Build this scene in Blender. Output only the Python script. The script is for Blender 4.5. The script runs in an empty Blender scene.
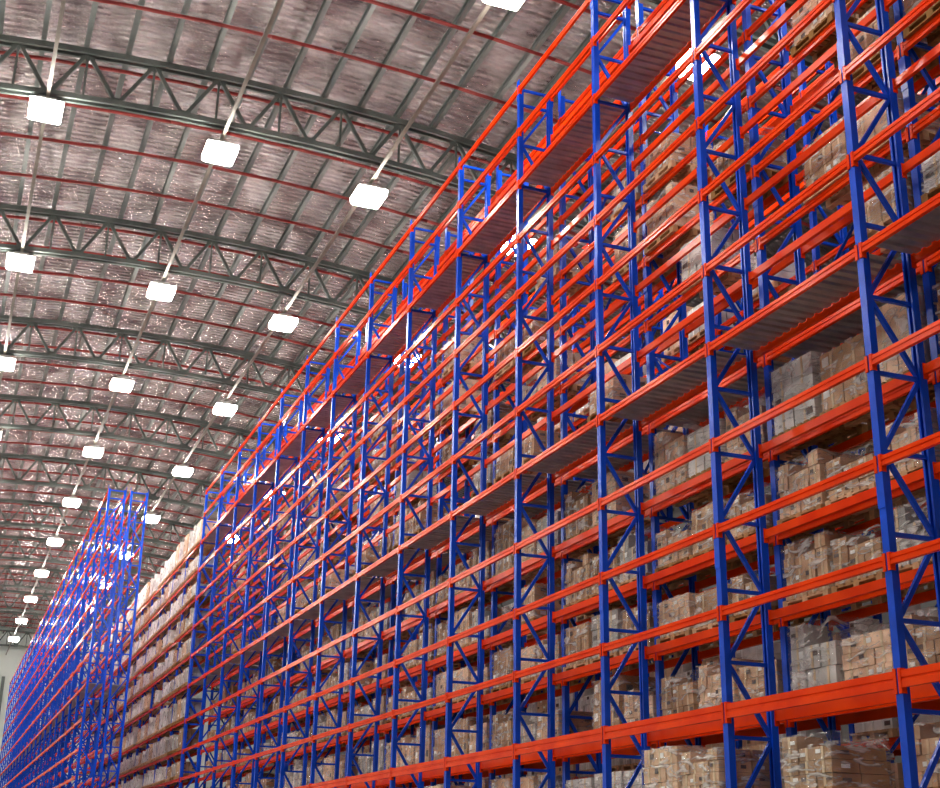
import bpy, math, random
import numpy as np
from mathutils import Vector, Matrix, noise
random.seed(7)
scene = bpy.context.scene
scene.view_settings.view_transform = 'Standard'
scene.view_settings.look = 'None'
scene.view_settings.exposure = 0.2
scene.view_settings.gamma = 0.9
COL = scene.collection

# ------------------------------------------------------------------ camera
F = 1318.0
CX, CY = 470.0, 394.0
def vpdir(u, v):
    return Vector((u-CX, -(v-CY), -F)).normalized()
Yh = vpdir(-80, 860)
Zh = vpdir(540, -3250)
Zh = (Zh - Yh*Zh.dot(Yh)).normalized()
Xh = Yh.cross(Zh).normalized()
CAMH = 1.6
R = Matrix((Xh, Yh, Zh))
cam = bpy.data.cameras.new("camera")
camo = bpy.data.objects.new("camera", cam)
COL.objects.link(camo)
camo.matrix_world = Matrix.Translation((0, 0, CAMH)) @ R.to_4x4()
cam.sensor_fit = 'HORIZONTAL'
cam.sensor_width = 36
cam.lens = 36*F/940.0
cam.clip_end = 500
cam.clip_start = 0.1
scene.camera = camo
RT = R.transposed()
def proj(p):
    c = RT @ (Vector(p)-Vector((0, 0, CAMH)))
    if c.z > -0.5: return None
    return (CX+F*c.x/-c.z, CY-F*c.y/-c.z, -c.z)
def visible(p, m=40):
    q = proj(p)
    return q is not None and -m < q[0] < 940+m and -m < q[1] < 788+m

# ------------------------------------------------------------------ materials
def mat(name, color=(.5, .5, .5), rough=.5, metal=0.0, spec=.5):
    m = bpy.data.materials.new(name)
    m.use_nodes = True
    b = m.node_tree.nodes["Principled BSDF"]
    b.inputs["Base Color"].default_value = (*color, 1)
    b.inputs["Roughness"].default_value = rough
    b.inputs["Metallic"].default_value = metal
    b.inputs["Specular IOR Level"].default_value = spec
    return m, m.node_tree, b
def noise_color(m, nt, b, c1, c2, scale=3.0, detail=4, lo=.35, hi=.65, randomize=False):
    tc = nt.nodes.new("ShaderNodeTexCoord")
    n = nt.nodes.new("ShaderNodeTexNoise")
    n.inputs["Scale"].default_value = scale
    n.inputs["Detail"].default_value = detail
    nt.links.new(tc.outputs["Object"], n.inputs["Vector"])
    r = nt.nodes.new("ShaderNodeValToRGB")
    r.color_ramp.elements[0].position = lo
    r.color_ramp.elements[1].position = hi
    r.color_ramp.elements[0].color = (*c1, 1)
    r.color_ramp.elements[1].color = (*c2, 1)
    nt.links.new(n.outputs["Fac"], r.inputs["Fac"])
    out = r.outputs["Color"]
    if randomize:
        oi = nt.nodes.new("ShaderNodeObjectInfo")
        hs = nt.nodes.new("ShaderNodeHueSaturation")
        mr = nt.nodes.new("ShaderNodeMapRange")
        mr.inputs["To Min"].default_value = .6
        mr.inputs["To Max"].default_value = 1.35
        nt.links.new(oi.outputs["Random"], mr.inputs["Value"])
        nt.links.new(mr.outputs["Result"], hs.inputs["Value"])
        ms = nt.nodes.new("ShaderNodeMapRange")
        ms.inputs["From Min"].default_value = 1
        ms.inputs["From Max"].default_value = 0
        ms.inputs["To Min"].default_value = .8
        ms.inputs["To Max"].default_value = 1.2
        nt.links.new(oi.outputs["Random"], ms.inputs["Value"])
        nt.links.new(ms.outputs["Result"], hs.inputs["Saturation"])
        nt.links.new(out, hs.inputs["Color"])
        out = hs.outputs["Color"]
    nt.links.new(out, b.inputs["Base Color"])
    return n, tc
def film(nt, b, tc, scale=3.0):
    mp = nt.nodes.new("ShaderNodeMapping"); mp.inputs["Scale"].default_value = (1.2, 1.2, 3.0)
    mp.inputs["Rotation"].default_value = (.35, .3, 0)
    n = nt.nodes.new("ShaderNodeTexNoise"); n.inputs["Scale"].default_value = scale; n.inputs["Detail"].default_value = 4
    n.inputs["Distortion"].default_value = 1.0
    nt.links.new(tc.outputs["Object"], mp.inputs["Vector"]); nt.links.new(mp.outputs["Vector"], n.inputs["Vector"])
    bp = nt.nodes.new("ShaderNodeBump"); bp.inputs["Strength"].default_value = .9; bp.inputs["Distance"].default_value = .06
    nt.links.new(n.outputs["Fac"], bp.inputs["Height"])
    nt.links.new(bp.outputs["Normal"], b.inputs["Coat Normal"])
    b.inputs["Coat Weight"].default_value = .8
    b.inputs["Coat Roughness"].default_value = .18

M_BLUE, nt, b = mat("blue_enamel", rough=.25, spec=.28)
noise_color(M_BLUE, nt, b, (.003, .065, .54), (.006, .10, .76), 1.5)
M_ORANGE, nt, b = mat("orange_enamel", rough=.2, spec=.11)
noise_color(M_ORANGE, nt, b, (.80, .045, .002), (.95, .08, .003), 1.2)
M_STEEL, nt, b = mat("galvanized_deck", rough=.4, metal=.6)
noise_color(M_STEEL, nt, b, (.36, .36, .36), (.54, .54, .52), 2)
M_TRUSS, nt, b = mat("truss_steel", rough=.5, metal=.2)
noise_color(M_TRUSS, nt, b, (.08, .095, .09), (.155, .18, .165), .8)
M_PURLIN, nt, b = mat("purlin_steel", rough=.45, metal=.3)
noise_color(M_PURLIN, nt, b, (.11, .13, .12), (.21, .23, .22), .5)
M_PIPE, nt, b = mat("red_pipe", rough=.4)
noise_color(M_PIPE, nt, b, (.18, .016, .014), (.28, .03, .026), 1)
M_TRAY, nt, b = mat("cable_tray", rough=.6, metal=.1, spec=.2)
noise_color(M_TRAY, nt, b, (.20, .19, .16), (.30, .28, .24), 1)
M_HOUS, nt, b = mat("lamp_housing", rough=.4, metal=.3)
noise_color(M_HOUS, nt, b, (.5, .5, .5), (.7, .7, .68), 2)
M_ROD, nt, b = mat("rod_steel", rough=.5, metal=.2)
noise_color(M_ROD, nt, b, (.12, .12, .11), (.2, .2, .19), 2)
M_WOOD, nt, b = mat("pallet_wood", rough=.8)
noise_color(M_WOOD, nt, b, (.36, .18, .075), (.62, .37, .17), 5, randomize=True)
M_CARTON, nt, b = mat("carton_brown", rough=.7)
n, tc = noise_color(M_CARTON, nt, b, (.50, .28, .14), (.78, .51, .30), 1.7, randomize=True); film(nt, b, tc)
M_CARTON2, nt, b = mat("carton_pale", rough=.6)
n, tc = noise_color(M_CARTON2, nt, b, (.44, .42, .40), (.82, .80, .77), 1.7, randomize=True); film(nt, b, tc)
M_TAPE, nt, b = mat("packing_tape", rough=.3)
noise_color(M_TAPE, nt, b, (.62, .46, .27), (.74, .58, .38), 4)
M_LABEL, nt, b = mat("paper_label", rough=.6)
noise_color(M_LABEL, nt, b, (.84, .84, .82), (.94, .94, .92), 9)
M_PRINT, nt, b = mat("dark_print", rough=.6)
noise_color(M_PRINT, nt, b, (.06, .05, .06), (.2, .14, .11), 9)

M_WRAP = bpy.data.materials.new("stretch_wrap")
M_WRAP.use_nodes = True
nt = M_WRAP.node_tree
b = nt.nodes["Principled BSDF"]
b.inputs["Base Color"].default_value = (.95, .93, .91, 1)
b.inputs["Roughness"].default_value = .13
b.inputs["Specular IOR Level"].default_value = 1.0
tc = nt.nodes.new("ShaderNodeTexCoord")
oi = nt.nodes.new("ShaderNodeObjectInfo")
vm = nt.nodes.new("ShaderNodeVectorMath"); vm.operation = 'ADD'
sc_ = nt.nodes.new("ShaderNodeMath"); sc_.operation = 'MULTIPLY'; sc_.inputs[1].default_value = 37.0
nt.links.new(oi.outputs["Random"], sc_.inputs[0])
nt.links.new(tc.outputs["Object"], vm.inputs[0]); nt.links.new(sc_.outputs[0], vm.inputs[1])
mp = nt.nodes.new("ShaderNodeMapping"); mp.inputs["Scale"].default_value = (1.2, 1.2, 3.2)
mp.inputs["Rotation"].default_value = (.35, .3, 0)
n = nt.nodes.new("ShaderNodeTexNoise"); n.inputs["Scale"].default_value = 2.2; n.inputs["Detail"].default_value = 5
n.inputs["Distortion"].default_value = 1.4
nt.links.new(vm.outputs[0], mp.inputs["Vector"]); nt.links.new(mp.outputs["Vector"], n.inputs["Vector"])
bp = nt.nodes.new("ShaderNodeBump"); bp.inputs["Strength"].default_value = 1.0; bp.inputs["Distance"].default_value = .12
nt.links.new(n.outputs["Fac"], bp.inputs["Height"]); nt.links.new(bp.outputs["Normal"], b.inputs["Normal"])
mr = nt.nodes.new("ShaderNodeMapRange")
mr.inputs["From Min"].default_value = .5; mr.inputs["From Max"].default_value = .68
mr.inputs["To Min"].default_value = .08; mr.inputs["To Max"].default_value = .72
nt.links.new(n.outputs["Fac"], mr.inputs["Value"])
tr = nt.nodes.new("ShaderNodeBsdfTransparent"); mx = nt.nodes.new("ShaderNodeMixShader")
nt.links.new(mr.outputs["Result"], mx.inputs[0]); nt.links.new(tr.outputs[0], mx.inputs[1]); nt.links.new(b.outputs[0], mx.inputs[2])
nt.links.new(mx.outputs[0], nt.nodes["Material Output"].inputs["Surface"])

M_LAMP = bpy.data.materials.new("lamp_diffuser")
M_LAMP.use_nodes = True
nt = M_LAMP.node_tree
b = nt.nodes["Principled BSDF"]
b.inputs["Base Color"].default_value = (.9, .9, .9, 1)
b.inputs["Emission Color"].default_value = (1, .96, .89, 1)
b.inputs["Emission Strength"].default_value = 98

# roof foil: crinkled reflective quilted sheets
M_ROOF, nt, b = mat("foil_insulation", rough=.25, metal=.66)
n, tc = noise_color(M_ROOF, nt, b, (.46, .36, .365), (1.0, .91, .905), .6, 12, .36, .62)
w = nt.nodes.new("ShaderNodeTexWave"); w.wave_type = 'BANDS'; w.bands_direction = 'Y'
w.inputs["Scale"].default_value = 1.1; w.inputs["Distortion"].default_value = 2.6
w.inputs["Detail"].default_value = 3; w.inputs["Detail Scale"].default_value = 2
nt.links.new(tc.outputs["Object"], w.inputs["Vector"])
n2 = nt.nodes.new("ShaderNodeTexNoise"); n2.inputs["Scale"].default_value = 1.8; n2.inputs["Detail"].default_value = 9
n2.inputs["Roughness"].default_value = .66
nt.links.new(tc.outputs["Object"], n2.inputs["Vector"])
ml = nt.nodes.new("ShaderNodeMath"); ml.operation = 'MULTIPLY'; ml.inputs[1].default_value = 2.6
nt.links.new(n2.outputs["Fac"], ml.inputs[0])
ad = nt.nodes.new("ShaderNodeMath"); ad.operation = 'ADD'
nt.links.new(w.outputs["Fac"], ad.inputs[0]); nt.links.new(ml.outputs[0], ad.inputs[1])
bp = nt.nodes.new("ShaderNodeBump"); bp.inputs["Strength"].default_value = 1.0; bp.inputs["Distance"].default_value = .16
nt.links.new(ad.outputs[0], bp.inputs["Height"]); nt.links.new(bp.outputs["Normal"], b.inputs["Normal"])
M_FLOOR, nt, b = mat("concrete_floor", rough=.4)
noise_color(M_FLOOR, nt, b, (.25, .25, .24), (.36, .35, .33), .6)
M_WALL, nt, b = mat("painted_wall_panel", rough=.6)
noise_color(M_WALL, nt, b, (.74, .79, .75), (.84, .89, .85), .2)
M_WALLD, nt, b = mat("dim_side_wall_panel", rough=.7)  # wall colour darkened to paint in the gloom seen between the racks
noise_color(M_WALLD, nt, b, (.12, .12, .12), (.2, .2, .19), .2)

# ------------------------------------------------------------------ mesh builder
class MB:
    def __init__(s): s.v = []; s.f = []; s.m = []
    def poly(s, vs, fs, mi=0):
        o = len(s.v); s.v += [tuple(p) for p in vs]
        s.f += [tuple(i+o for i in f) for f in fs]; s.m += [mi]*len(fs)
    def box(s, c, d, mi=0, rz=0.0):
        hx, hy, hz = d[0]/2, d[1]/2, d[2]/2
        cr, sr = math.cos(rz), math.sin(rz)
        vs = []
        for z in (-hz, hz):
            for x, y in ((-hx, -hy), (hx, -hy), (hx, hy), (-hx, hy)):
                vs.append((c[0]+x*cr-y*sr, c[1]+x*sr+y*cr, c[2]+z))
        s.poly(vs, [(3, 2, 1, 0), (4, 5, 6, 7), (0, 1, 5, 4), (1, 2, 6, 5), (2, 3, 7, 6), (3, 0, 4, 7)], mi)
    def strut(s, a, c, w, h=None, mi=0, n=4):
        a = Vector(a); c = Vector(c); h = h or w
        d = (c-a).normalized()
        up = Vector((0, 0, 1)) if abs(d.z) < .95 else Vector((0, 1, 0))
        r = d.cross(up).normalized(); u = r.cross(d)
        vs = []
        for p in (a, c):
            for i in range(n):
                t = 2*math.pi*(i+.5)/n
                k = 1/math.cos(math.pi/n) if n == 4 else 1
                vs.append(p + r*(math.cos(t)*w/2*k) + u*(math.sin(t)*h/2*k))
        fs = [tuple(range(n-1, -1, -1)), tuple(range(n, 2*n))]
        for i in range(n):
            j = (i+1) % n
            fs.append((i, j, j+n, i+n))
        s.poly(vs, fs, mi)
    def prism(s, prof, axis, a, c, mi=0, off=(0, 0, 0)):
        n = len(prof); vs = []
        for t in (a, c):
            for p, q in prof:
                vs.append((p+off[0], q+off[1], t+off[2]) if axis == 'z' else (p+off[0], t+off[1], q+off[2]))
        fs = [tuple(range(n)), tuple(range(2*n-1, n-1, -1))]
        for i in range(n):
            j = (i+1) % n
            fs.append((j, i, i+n, j+n))
        s.poly(vs, fs, mi)
    def add(s, o, off, sc=(1, 1, 1)):
        k = len(s.v)
        s.v += [(p[0]*sc[0]+off[0], p[1]*sc[1]+off[1], p[2]*sc[2]+off[2]) for p in o.v]
        s.f += [tuple(i+k for i in f) for f in o.f]; s.m += o.m
    def mesh(s, name, mats, smooth=False):
        me = bpy.data.meshes.new(name)
        me.from_pydata(s.v, [], s.f)
        for m in mats: me.materials.append(m)
        me.polygons.foreach_set("material_index", s.m)
        if smooth: me.polygons.foreach_set("use_smooth", [True]*len(s.f))
        me.update()
        return me

def obj(name, data, loc=(0, 0, 0), parent=None, label=None, category=None, group=None, kind=None, scale=None):
    o = bpy.data.objects.new(name, data)
    COL.objects.link(o)
    o.location = loc
    if scale: o.scale = scale
    if parent: o.parent = parent
    if label: o["label"] = label
    if category: o["category"] = category
    if group: o["group"] = group
    if kind: o["kind"] = kind
    return o

# ------------------------------------------------------------------ geometry constants
X0 = 9.84
PITCH = 3.6
Y00 = 1.230*X0
D = 0.8
LV = [.082, .212, .349, .468, .597, .749, .88, 1.01, 1.14, 1.27, 1.40, 1.53]
LVB = [.082, .212, .349, .468, .597, .749, .820, .945, 1.075, 1.205, 1.335, 1.47, 1.58]
def zl(l): return CAMH + l*X0
LEVELS = [zl(l) for l in LV]
LEVB = [zl(l) for l in LVB]
TOPZ = zl(1.6456)
BH = .12
def zlight(x): return 21.12 - (x+4.33)**2/233.6
PW = .12

def make_frame(top):
    post = MB()
    for xs, sg in ((0, 1), (D, -1)):
        t = .014; w = PW/2; dp = .10
        prof = [(0, -w), (0, w), (dp, w), (dp, w-.035), (dp-t, w-.035), (dp-t, w-t), (t, w-t), (t, -w+t), (dp-t, -w+t), (dp-t, -w+.035), (dp, -w+.035), (dp, -w)]
        prof = [(xs+sg*p, q) for p, q in prof]
        post.prism(prof, 'z', 0, top)
        post.box((xs+sg*.05, 0, .01), (.2, .2, .02))
        z = 5.9
        while z < top:
            post.box((xs-sg*.004, 0, z), (.012, PW+.012, .5)); z += 5.9
    br = MB()
    z = .35; step = 1.0; i = 0
    x1, x2 = .06, D-.06
    while z < top-.15:
        br.strut((x1, .0, z), (x2, .0, z), .05, .05)
        z2 = z+step
        if z2 < top:
            a, c = ((x1+.02, 0, z+.01), (x2-.02, 0, z2-.01))
            if i % 2: a, c = ((x2-.02, 0, z+.01), (x1+.02, 0, z2-.01))
            br.strut(a, c, .055, .055)
        z = z2; i += 1
    br.strut((x1, 0, top-.06), (x2, 0, top-.06), .05)
    return post.mesh("upright_posts", [M_BLUE]), br.mesh("cross_bracing", [M_BLUE])

BL = PITCH-PW
def beam_mb(h=BH):
    m = MB()
    w = .055
    prof = [(0, -h/2), (0, -h*.1), (.012, -h*.05), (.012, h*.05), (0, h*.1), (0, h/2), (w, h/2), (w, -h/2)]
    m.prism([(p-.012, q) for p, q in prof], 'y', -BL/2, BL/2)
    for s in (-1, 1):
        m.box((-.012, s*(BL/2+.018), -.02), (.012, .05, h+.09))
        m.box((.02, s*(BL/2-.004), -.02), (.07, .008, h+.09))
    return m
BM = beam_mb(); BM_me = BM.mesh("rack_beam", [M_ORANGE])
BMT = beam_mb(.19); BMT_me = BMT.mesh("rack_beam_deep", [M_ORANGE])

def deck_mesh():
    m = MB()
    n = 36
    y = -BL/2; dy = BL/n
    pts = []
    for i in range(n):
        z1 = 0 if i % 2 else -.035
        pts += [(y+i*dy+.008, z1), (y+(i+1)*dy-.008, z1)]
    vs = []
    for p, z in pts: vs += [(.05, p, z), (D-.05, p, z)]
    fs = [(2*i, 2*i+1, 2*i+3, 2*i+2) for i in range(len(pts)-1)]
    m.poly(vs, fs)
    return m.mesh("shelf_deck", [M_STEEL])
DK = deck_mesh()
def spine(z1, z2, me_mat, n):
    m = MB(); h = (z2-z1)/n
    for i in range(n):
        a, c = z1+i*h, z1+(i+1)*h
        m.strut((0, -BL/2, a), (0, BL/2, c), .05, .02)
        m.strut((.01, BL/2, a), (.01, -BL/2, c), .05, .02)
    return m.mesh("spine_bracing", [me_mat])
SP = spine(2.5, TOPZ-.3, M_BLUE, 6)

def make_rack(x0, y0, nb, levels, top, decks, label, group=None, braces=()):
    fr, br = make_frame(top)
    root = obj("pallet_rack", None, (x0, y0, 0), label=label, category="pallet rack", group=group)
    for k in range(nb+1):
        f = obj("upright_frame", fr, (0, k*PITCH, 0), root, group="upright frames of the racks")
        obj("cross_bracing", br, (0, 0, 0), f)
    for k in braces:
        obj("spine_bracing", SP, (D+.075, (k+.5)*PITCH, 0), root)
    items = []
    for k in range(nb):
        for li, z in enumerate(levels):
            for side in (0, 1):
                yc = (k+.5)*PITCH
                zz = z if z < top-.1 else top-.08
                p = (x0+side*D, y0+yc, zz)
                items.append((0 if visible(p, 150) else 1, side, k, li, zz))
    items.sort(key=lambda t: (t[0], t[2]+t[1]*6, t[3]))
    rest = MB()
    for i, (v, side, k, li, zz) in enumerate(items):
        loc = (0 if side == 0 else D, (k+.5)*PITCH, zz)
        deep = (li == 1)
        if i < 100:
            o = obj("rack_beam", BMT_me if deep else BM_me, loc, root, group="orange load beams")
            if side: o.rotation_euler = (0, 0, math.pi)
        else:
            s = BMT if deep else BM
            rest.add(s, loc, (1 if side == 0 else -1, 1 if side == 0 else -1, 1))
    if rest.v:
        obj("rack_beam", rest.mesh("rack_beams_rest", [M_ORANGE]), (0, 0, 0), root, kind="stuff")
    for k in range(nb):
        for d in decks:
            obj("shelf_deck", DK, (0, (k+.5)*PITCH, levels[d]+BH/2), root, group="ribbed steel shelf decks")
    return root

YA = Y00 - PITCH
NB = 14
XB = X0 + D + .2
XE = 14.6
ALL = LEVELS + [TOPZ]
make_rack(X0, YA, NB, ALL, TOPZ, [5, 10], "tall empty pallet rack with blue uprights and orange beams")
make_rack(XB, YA, NB, LEVB, TOPZ, [5], "tall pallet rack loaded with wrapped cartons, blue and orange steel", braces=(1, 3, 5, 7, 10))
make_rack(XE, YA, NB, ALL, TOPZ, [], "blue and orange rack across the next aisle holding cartons", braces=(2, 5))
YD = YA + NB*PITCH + .25
DL = LEVELS[:11]
ND = 12
make_rack(X0, YD, ND, DL, zl(1.41), [], "fully loaded pallet rack stacked with pale wrapped cartons")
YC = 6.15*X0
NC = 21
for xx in (.576*X0, .576*X0+D+.2):
    make_rack(xx, YC, NC, ALL, TOPZ, [5], "distant empty blue and orange pallet rack near the end wall", "distant back to back racks")

# ------------------------------------------------------------------ pallets and loads
def pallet_mb():
    m = MB(); L = 1.05; W = .9; H = .14
    for i in range(7):
        m.box((0, -L/2+.05+i*(L-.1)/6, H-.011), (W, .1, .022))
    for x in (-W/2+.05, 0, W/2-.05):
        m.box((x, 0, H-.033), (.1, L, .022))
        for y in (-L/2+.06, 0, L/2-.06):
            m.box((x, y, .06), (.1, .12, .076))
        m.box((x, 0, .011), (.1, L, .022))
    return m
PAL = pallet_mb(); PAL_me = PAL.mesh("pallet", [M_WOOD])

def load_mb(seed, nx, ny, nz, partial=False):
    r = random.Random(seed); m = MB()
    L, W, H = 1.0, .82, .9
    ly, lx, lz = L/ny, W/nx, H/nz
    for k in range(nz):
        for i in range(nx):
            for j in range(ny):
                if partial and k == nz-1 and r.random() < .5: continue
                g = .016
                c = (-W/2+(i+.5)*lx+r.uniform(-.014, .014), -L/2+(j+.5)*ly+r.uniform(-.01, .01), (k+.5)*lz)
                d = (lx-g, ly-g, lz-.008)
                m.box(c, d, 0, r.uniform(-.025, .025))
                if i == 0:
                    m.box((c[0]-d[0]/2-.003, c[1], c[2]), (.006, .045, lz*.97), 1)
                    t = r.random()
                    if t < .65:
                        m.box((c[0]-d[0]/2-.006, c[1]+r.choice((-1, 1))*ly*.24, c[2]+r.uniform(-.1, .2)*lz), (.008, ly*.28, lz*.3), 2 if r.random() < .5 else 3)
                if j == 0 and r.random() < .6:
                    m.box((c[0], c[1]-d[1]/2-.004, c[2]), (lx*.3, .008, lz*.3), 2 if r.random() < .5 else 3)
    return m
def wrap_mb(seed, H=.92, L=1.03, W=.86, n=7):
    m = MB()
    def disp(p):
        q = Vector(p)*3.0 + Vector((seed*7.1, 0, 0))
        return noise.noise(q)*.026
    ring = []
    for i in range(n): ring.append((-W/2, -L/2+L*i/n, (-1, 0)))
    for i in range(n): ring.append((-W/2+W*i/n, L/2, (0, 1)))
    for i in range(n): ring.append((W/2, L/2-L*i/n, (1, 0)))
    for i in range(n): ring.append((W/2-W*i/n, -L/2, (0, -1)))
    N = len(ring); vs = []; rows = 7
    for k in range(rows+1):
        z = H*k/rows
        for x, y, nn in ring:
            dd = disp((x, y, z)) - (.01 if k == rows else 0)
            zz = z if k < rows else z - .05*abs(noise.noise(Vector((x*4, y*4, seed))))
            vs.append((x+nn[0]*dd, y+nn[1]*dd, zz))
    fs = []
    for k in range(rows):
        for i in range(N):
            j = (i+1) % N
            fs.append((k*N+j, k*N+i, (k+1)*N+i, (k+1)*N+j))
    m.poly(vs, fs)
    return m

VARS = []
specs = [(1, 2, 3, 3, False, M_CARTON, "stack of brown cartons in clear stretch wrap on a pallet"),
         (2, 2, 3, 4, True, M_CARTON, "uneven stack of brown cartons in plastic wrap"),
         (3, 2, 2, 2, False, M_CARTON, "block of large brown cartons in plastic wrap on a pallet"),
         (4, 2, 2, 3, False, M_CARTON2, "pale cartons wrapped in cloudy plastic film on a pallet"),
         (5, 2, 3, 3, True, M_CARTON2, "loosely stacked pale cartons in shiny stretch film"),
         (6, 3, 4, 4, True, M_CARTON, "many little brown cartons with an uneven top under film")]
for s, nx, ny, nz, pa, mt, lab in specs:
    lm = load_mb(s, nx, ny, nz, pa); wm = wrap_mb(s)
    VARS.append((lm, lm.mesh("wrapped_cartons", [mt, M_TAPE, M_LABEL, M_PRINT]), wm.mesh("stretch_wrap", [M_WRAP], True), lab, mt))

slots = []
def fill(x0, y0, nb, levels, top, prob, weights, hr=(.68, .95), tag=0):
    for li, z in enumerate(levels):
        nz = levels[li+1] if li+1 < len(levels) else (top+.9)
        clear = nz - z - BH - .14
        if clear < .5: continue
        for k in range(nb):
            for s in range(3):
                if random.random() > prob(li, k): continue
                y = y0+k*PITCH+PW/2+.05+.55+s*((BL-.1-1.1)/2) + random.uniform(-.02, .02)
                zz = z+BH/2+.001
                if li == 1: zz = z+.095+.001
                v = random.choices(range(6), weights)[0]
                h = min(clear*.93, clear*random.uniform(*hr), 1.1)/.92
                slots.append((x0+D/2+random.uniform(-.03, .0), y, zz, v, h, tag))
fill(XB, YA, NB, LEVB, TOPZ, lambda li, k: .9 if li < 5 else (.36 if li < 10 else 0), (5, 4, 4, 3, 2, 3), (.52, .9))
fill(X0, YA, NB, LEVELS[:2], LEVELS[2], lambda li, k: .6 if li == 0 else 0, (4, 3, 3, 2, 2, 2), (.45, .75))
fill(X0, YD, ND, DL, zl(1.5), lambda li, k: .95, (2, 1, 1, 6, 6, 0), (.55, .82))
fill(XE, YA, NB, LEVELS, TOPZ, lambda li, k: .95 if li < 3 else (.5 if li < 9 else 0), (2, 1, 2, 4, 4, 1), (.65, .95), 1)

def key(s):
    p = (s[0], s[1], s[2]+.5)
    return (s[5] + (0 if visible(p, 60) else 1), Vector(p).length)
slots.sort(key=key)
restP = MB(); RL = MB(); cnt = 0
for i, (x, y, z, v, h, tag) in enumerate(slots):
    lm, lme, wme, lab, mt = VARS[v]
    if not visible((x, y, z+.5), 120): continue
    cnt += 1
    if cnt <= 300:
        obj("pallet", PAL_me, (x, y, z), label="rough wooden pallet under a wrapped load on the rack", category="pallet", group="wooden pallets on the racks")
        o = obj("wrapped_load", lme, (x, y, z+.141), label=lab, category="wrapped pallet load", group="wrapped loads on the racks", scale=(1, 1, h))
        if cnt <= 220: obj("stretch_wrap", wme, (0, 0, 0), o)
    else:
        restP.add(PAL, (x, y, z))
        k = len(RL.m); RL.add(lm, (x, y, z+.141), (1, 1, h))
        if mt is M_CARTON2: RL.m[k:] = [4 if q == 0 else (2 if q == 1 else q) for q in RL.m[k:]]
obj("pallet", restP.mesh("pallets_rest", [M_WOOD]), label="wooden pallets under the more distant wrapped loads", category="pallet", kind="stuff", group="wooden pallets on the racks")
obj("wrapped_load", RL.mesh("loads_rest", [M_CARTON, M_TAPE, M_LABEL, M_PRINT, M_CARTON2]), label="distant rows of cartons in cloudy plastic wrap on pallets", category="wrapped pallet load", kind="stuff", group="wrapped loads on the racks")

# ------------------------------------------------------------------ building
XL, XR = -24.0, 32.0
YN, YF = -6.0, 14.4*X0
def arch(x): return -(x-5.5)**2/140.0
def zb(x): return 21.65+arch(x)
def zt(x): return 23.15+arch(x)
def zroof(x): return 23.65+arch(x)
roof = MB(); nx = 56
vs = []
for i in range(nx+1):
    x = XL+(XR-XL)*i/nx
    vs += [(x, YN, zroof(x)), (x, YF, zroof(x))]
roof.poly(vs, [(2*i, 2*i+1, 2*i+3, 2*i+2) for i in range(nx)])
obj("ceiling", roof.mesh("ceiling", [M_ROOF], True), kind="structure")
fl = MB(); fl.box(((XL+XR)/2, (YN+YF)/2, -.1), (XR-XL, YF-YN, .2))
obj("floor", fl.mesh("floor", [M_FLOOR]), kind="structure")
def wall(name, x1, x2, y1, y2, h, mt=M_WALL):
    m = MB()
    m.box(((x1+x2)/2, (y1+y2)/2, h/2), (abs(x2-x1), abs(y2-y1), h))
    return obj(name, m.mesh(name, [mt]), kind="structure")
wall("wall_left", XL-.2, XL, YN, YF, zroof(XL))
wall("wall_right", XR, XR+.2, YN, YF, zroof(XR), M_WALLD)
we = MB()
n = 56
for i in range(n):
    xa = XL+(XR-XL)*i/n; xb = XL+(XR-XL)*(i+1)/n
    off = .06*(i % 2)
    za, zb_ = zroof(xa), zroof(xb)
    vs = [(xa, YF+off, 0), (xb, YF+off, 0), (xb, YF+off, zb_), (xa, YF+off, za), (xa, YF+.3, 0), (xb, YF+.3, 0), (xb, YF+.3, zb_), (xa, YF+.3, za)]
    we.poly(vs, [(0, 1, 2, 3), (5, 4, 7, 6), (1, 5, 6, 2), (4, 0, 3, 7), (3, 2, 6, 7), (4, 5, 1, 0)])
obj("wall_end", we.mesh("wall_end", [M_WALL]), kind="structure")
for i, x in enumerate((-2.5, 1.0, 4.4, 5.2, 9.5)):
    t = MB(); t.box((x, YF-.2, 9.5), (.3, .3, 19)); t.box((x, YF-.2, .05), (.6, .38, .1))
    obj("trim_%d" % (i+1), t.mesh("wall_column", [M_TRUSS]), kind="structure")

LY = [33.49+10.486*k for k in range(-3, 11)]
LY = [y for y in LY if y < YF-1]
tt, tb, tw = MB(), MB(), MB()
TX1, TX2 = XL+.3, XR-.3
NT = 30
xs = [TX1+(TX2-TX1)*i/NT for i in range(NT+1)]
for i in range(NT):
    for dy in (-.12, .12):
        tt.strut((xs[i], dy, zt(xs[i])), (xs[i+1], dy, zt(xs[i+1])), .09, .17)
        tb.strut((xs[i], dy, zb(xs[i])), (xs[i+1], dy, zb(xs[i+1])), .09, .15)
    xm = (xs[i]+xs[i+1])/2
    tw.strut((xs[i], 0, zb(xs[i])), (xm, 0, zt(xm)), .1, .1)
    tw.strut((xm, 0, zt(xm)), (xs[i+1], 0, zb(xs[i+1])), .1, .1)
    tw.strut((xm, 0, zt(xm)), (xm, 0, zb(xm)), .06, .06)
    tw.box((xs[i], 0, zb(xs[i])+.05), (.4, .02, .34)); tw.box((xm, 0, zt(xm)-.05), (.4, .02, .34))
ttm, tbm, twm = tt.mesh("top_chord", [M_TRUSS]), tb.mesh("bottom_chord", [M_TRUSS]), tw.mesh("web_bracing", [M_TRUSS])
for y in LY:
    r_ = obj("roof_truss", None, (0, y, 0), label="grey-green curved steel lattice truss spanning under the roof", category="roof truss", group="roof trusses")
    obj("top_chord", ttm, (0, 0, 0), r_); obj("bottom_chord", tbm, (0, 0, 0), r_); obj("web_bracing", twm, (0, 0, 0), r_)
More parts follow.
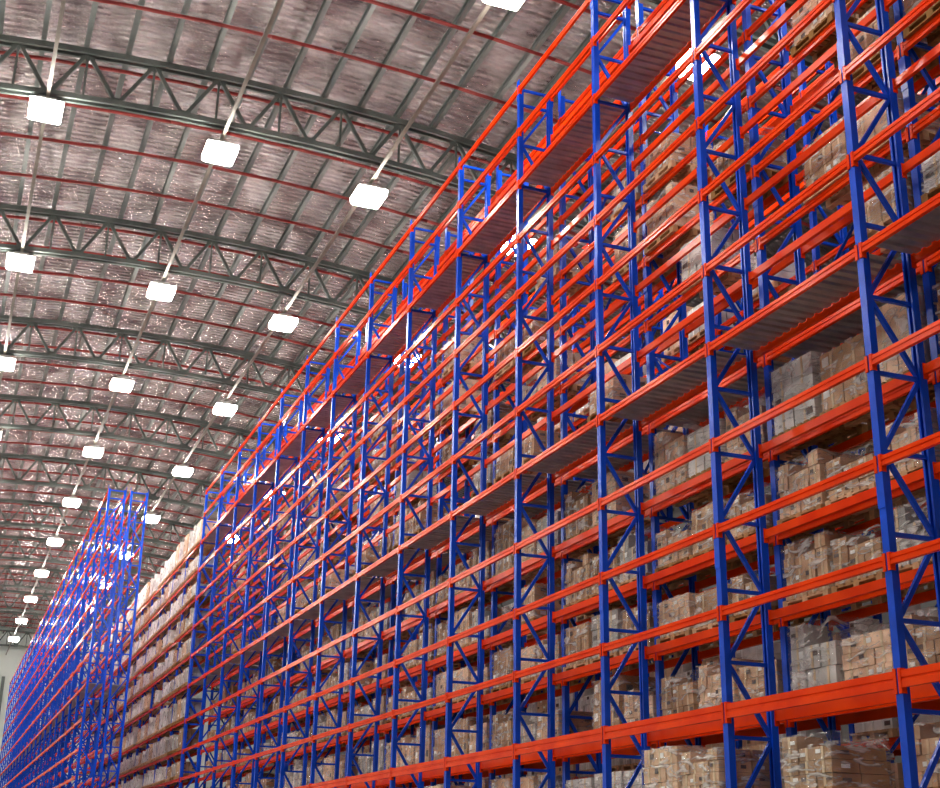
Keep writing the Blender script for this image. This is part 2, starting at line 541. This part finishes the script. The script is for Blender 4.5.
x = XL+1.0
while x < XR-1:
    m = MB(); z = zt(x)+.22
    m.box((0, 0, .11), (.14, YF-YN-.4, .014)); m.box((0, 0, -.11), (.14, YF-YN-.4, .014)); m.box((0, 0, 0), (.014, YF-YN-.4, .21))
    obj("roof_purlin", m.mesh("roof_purlin", [M_PURLIN]), (x, (YN+YF)/2, z), label="thin grey steel purlin running lengthwise under the roof", category="roof purlin", group="roof purlins")
    x += 1.15
pm = MB()
for i in range(NT):
    pm.strut((xs[i], 0, zt(xs[i])), (xs[i+1], 0, zt(xs[i+1])), .11, .11, n=8)
pmm = pm.mesh("red_pipe", [M_PIPE], True)
for y in LY:
    for f in (.06, .28, .5, .75):
        if y+10.486*f < YF-.5:
            obj("roof_pipe", pmm, (0, y+10.486*f, 0), label="thin dark red tube curving across under the roof", category="pipe", group="red roof tubes")

# lights and trays
hm = MB()
hm.box((0, 0, .11), (.84, .84, .05)); hm.box((0, 0, .2), (.5, .5, .14)); hm.box((0, 0, .3), (.22, .22, .08))
for a in range(8): hm.box((-.21+a*.06, 0, .29), (.015, .44, .06))
hmm = hm.mesh("high_bay_light", [M_HOUS])
dm = MB()
vs = []
for hw, z in ((.44, .085), (.43, -.08), (.37, -.16)):
    vs += [(-hw, -hw, z), (hw, -hw, z), (hw, hw, z), (-hw, hw, z)]
fs = [(11, 10, 9, 8)]
for k in range(2):
    for i in range(4):
        j = (i+1) % 4
        fs.append((k*4+j, k*4+i, (k+1)*4+i, (k+1)*4+j))
dm.poly(vs, fs)
dmm = dm.mesh("diffuser", [M_LAMP])
srod = MB(); srod.strut((0, 0, .32), (0, 0, .382), .03, n=8)
srm = srod.mesh("suspension_rod", [M_ROD])
for rx in (-9.2, -4.45, .32, 5.14, 9.6, 14.4):  # the two negative-side rows are unseen, added for general illumination
    z = min(zlight(rx), zb(rx)-.5)
    m = MB(); m.box((0, 0, 0), (.1, YF-YN-.6, .03)); m.box((-.045, 0, .025), (.01, YF-YN-.6, .04)); m.box((.045, 0, .025), (.01, YF-YN-.6, .04))
    tray = obj("cable_tray", m.mesh("cable_tray", [M_TRAY]), (rx, (YN+YF)/2, z+.4), label="long beige cable tray carrying a row of lamps", category="cable tray", group="cable trays")
    rm = MB(); rm.strut((0, 0, .0), (0, 0, zb(rx)-z-.4), .02, n=8)
    rmm = rm.mesh("hanger_rod", [M_ROD])
    for y in LY:
        obj("hanger_rod", rmm, (0, y-(YN+YF)/2, 0), tray)
        if y > YF-5: continue
        o = obj("high_bay_light", hmm, (rx, y, z), label="square glowing white high-bay lamp hanging under a truss", category="ceiling light", group="high bay lamps")
        obj("diffuser", dmm, (0, 0, 0), o, label="glowing white diffuser"); obj("suspension_rod", srm, (0, 0, 0), o)

w = bpy.data.worlds.new("world"); scene.world = w; w.use_nodes = True
w.node_tree.nodes["Background"].inputs[0].default_value = (.95, .97, 1, 1)
w.node_tree.nodes["Background"].inputs[1].default_value = .1
print("slots", len(slots), cnt)
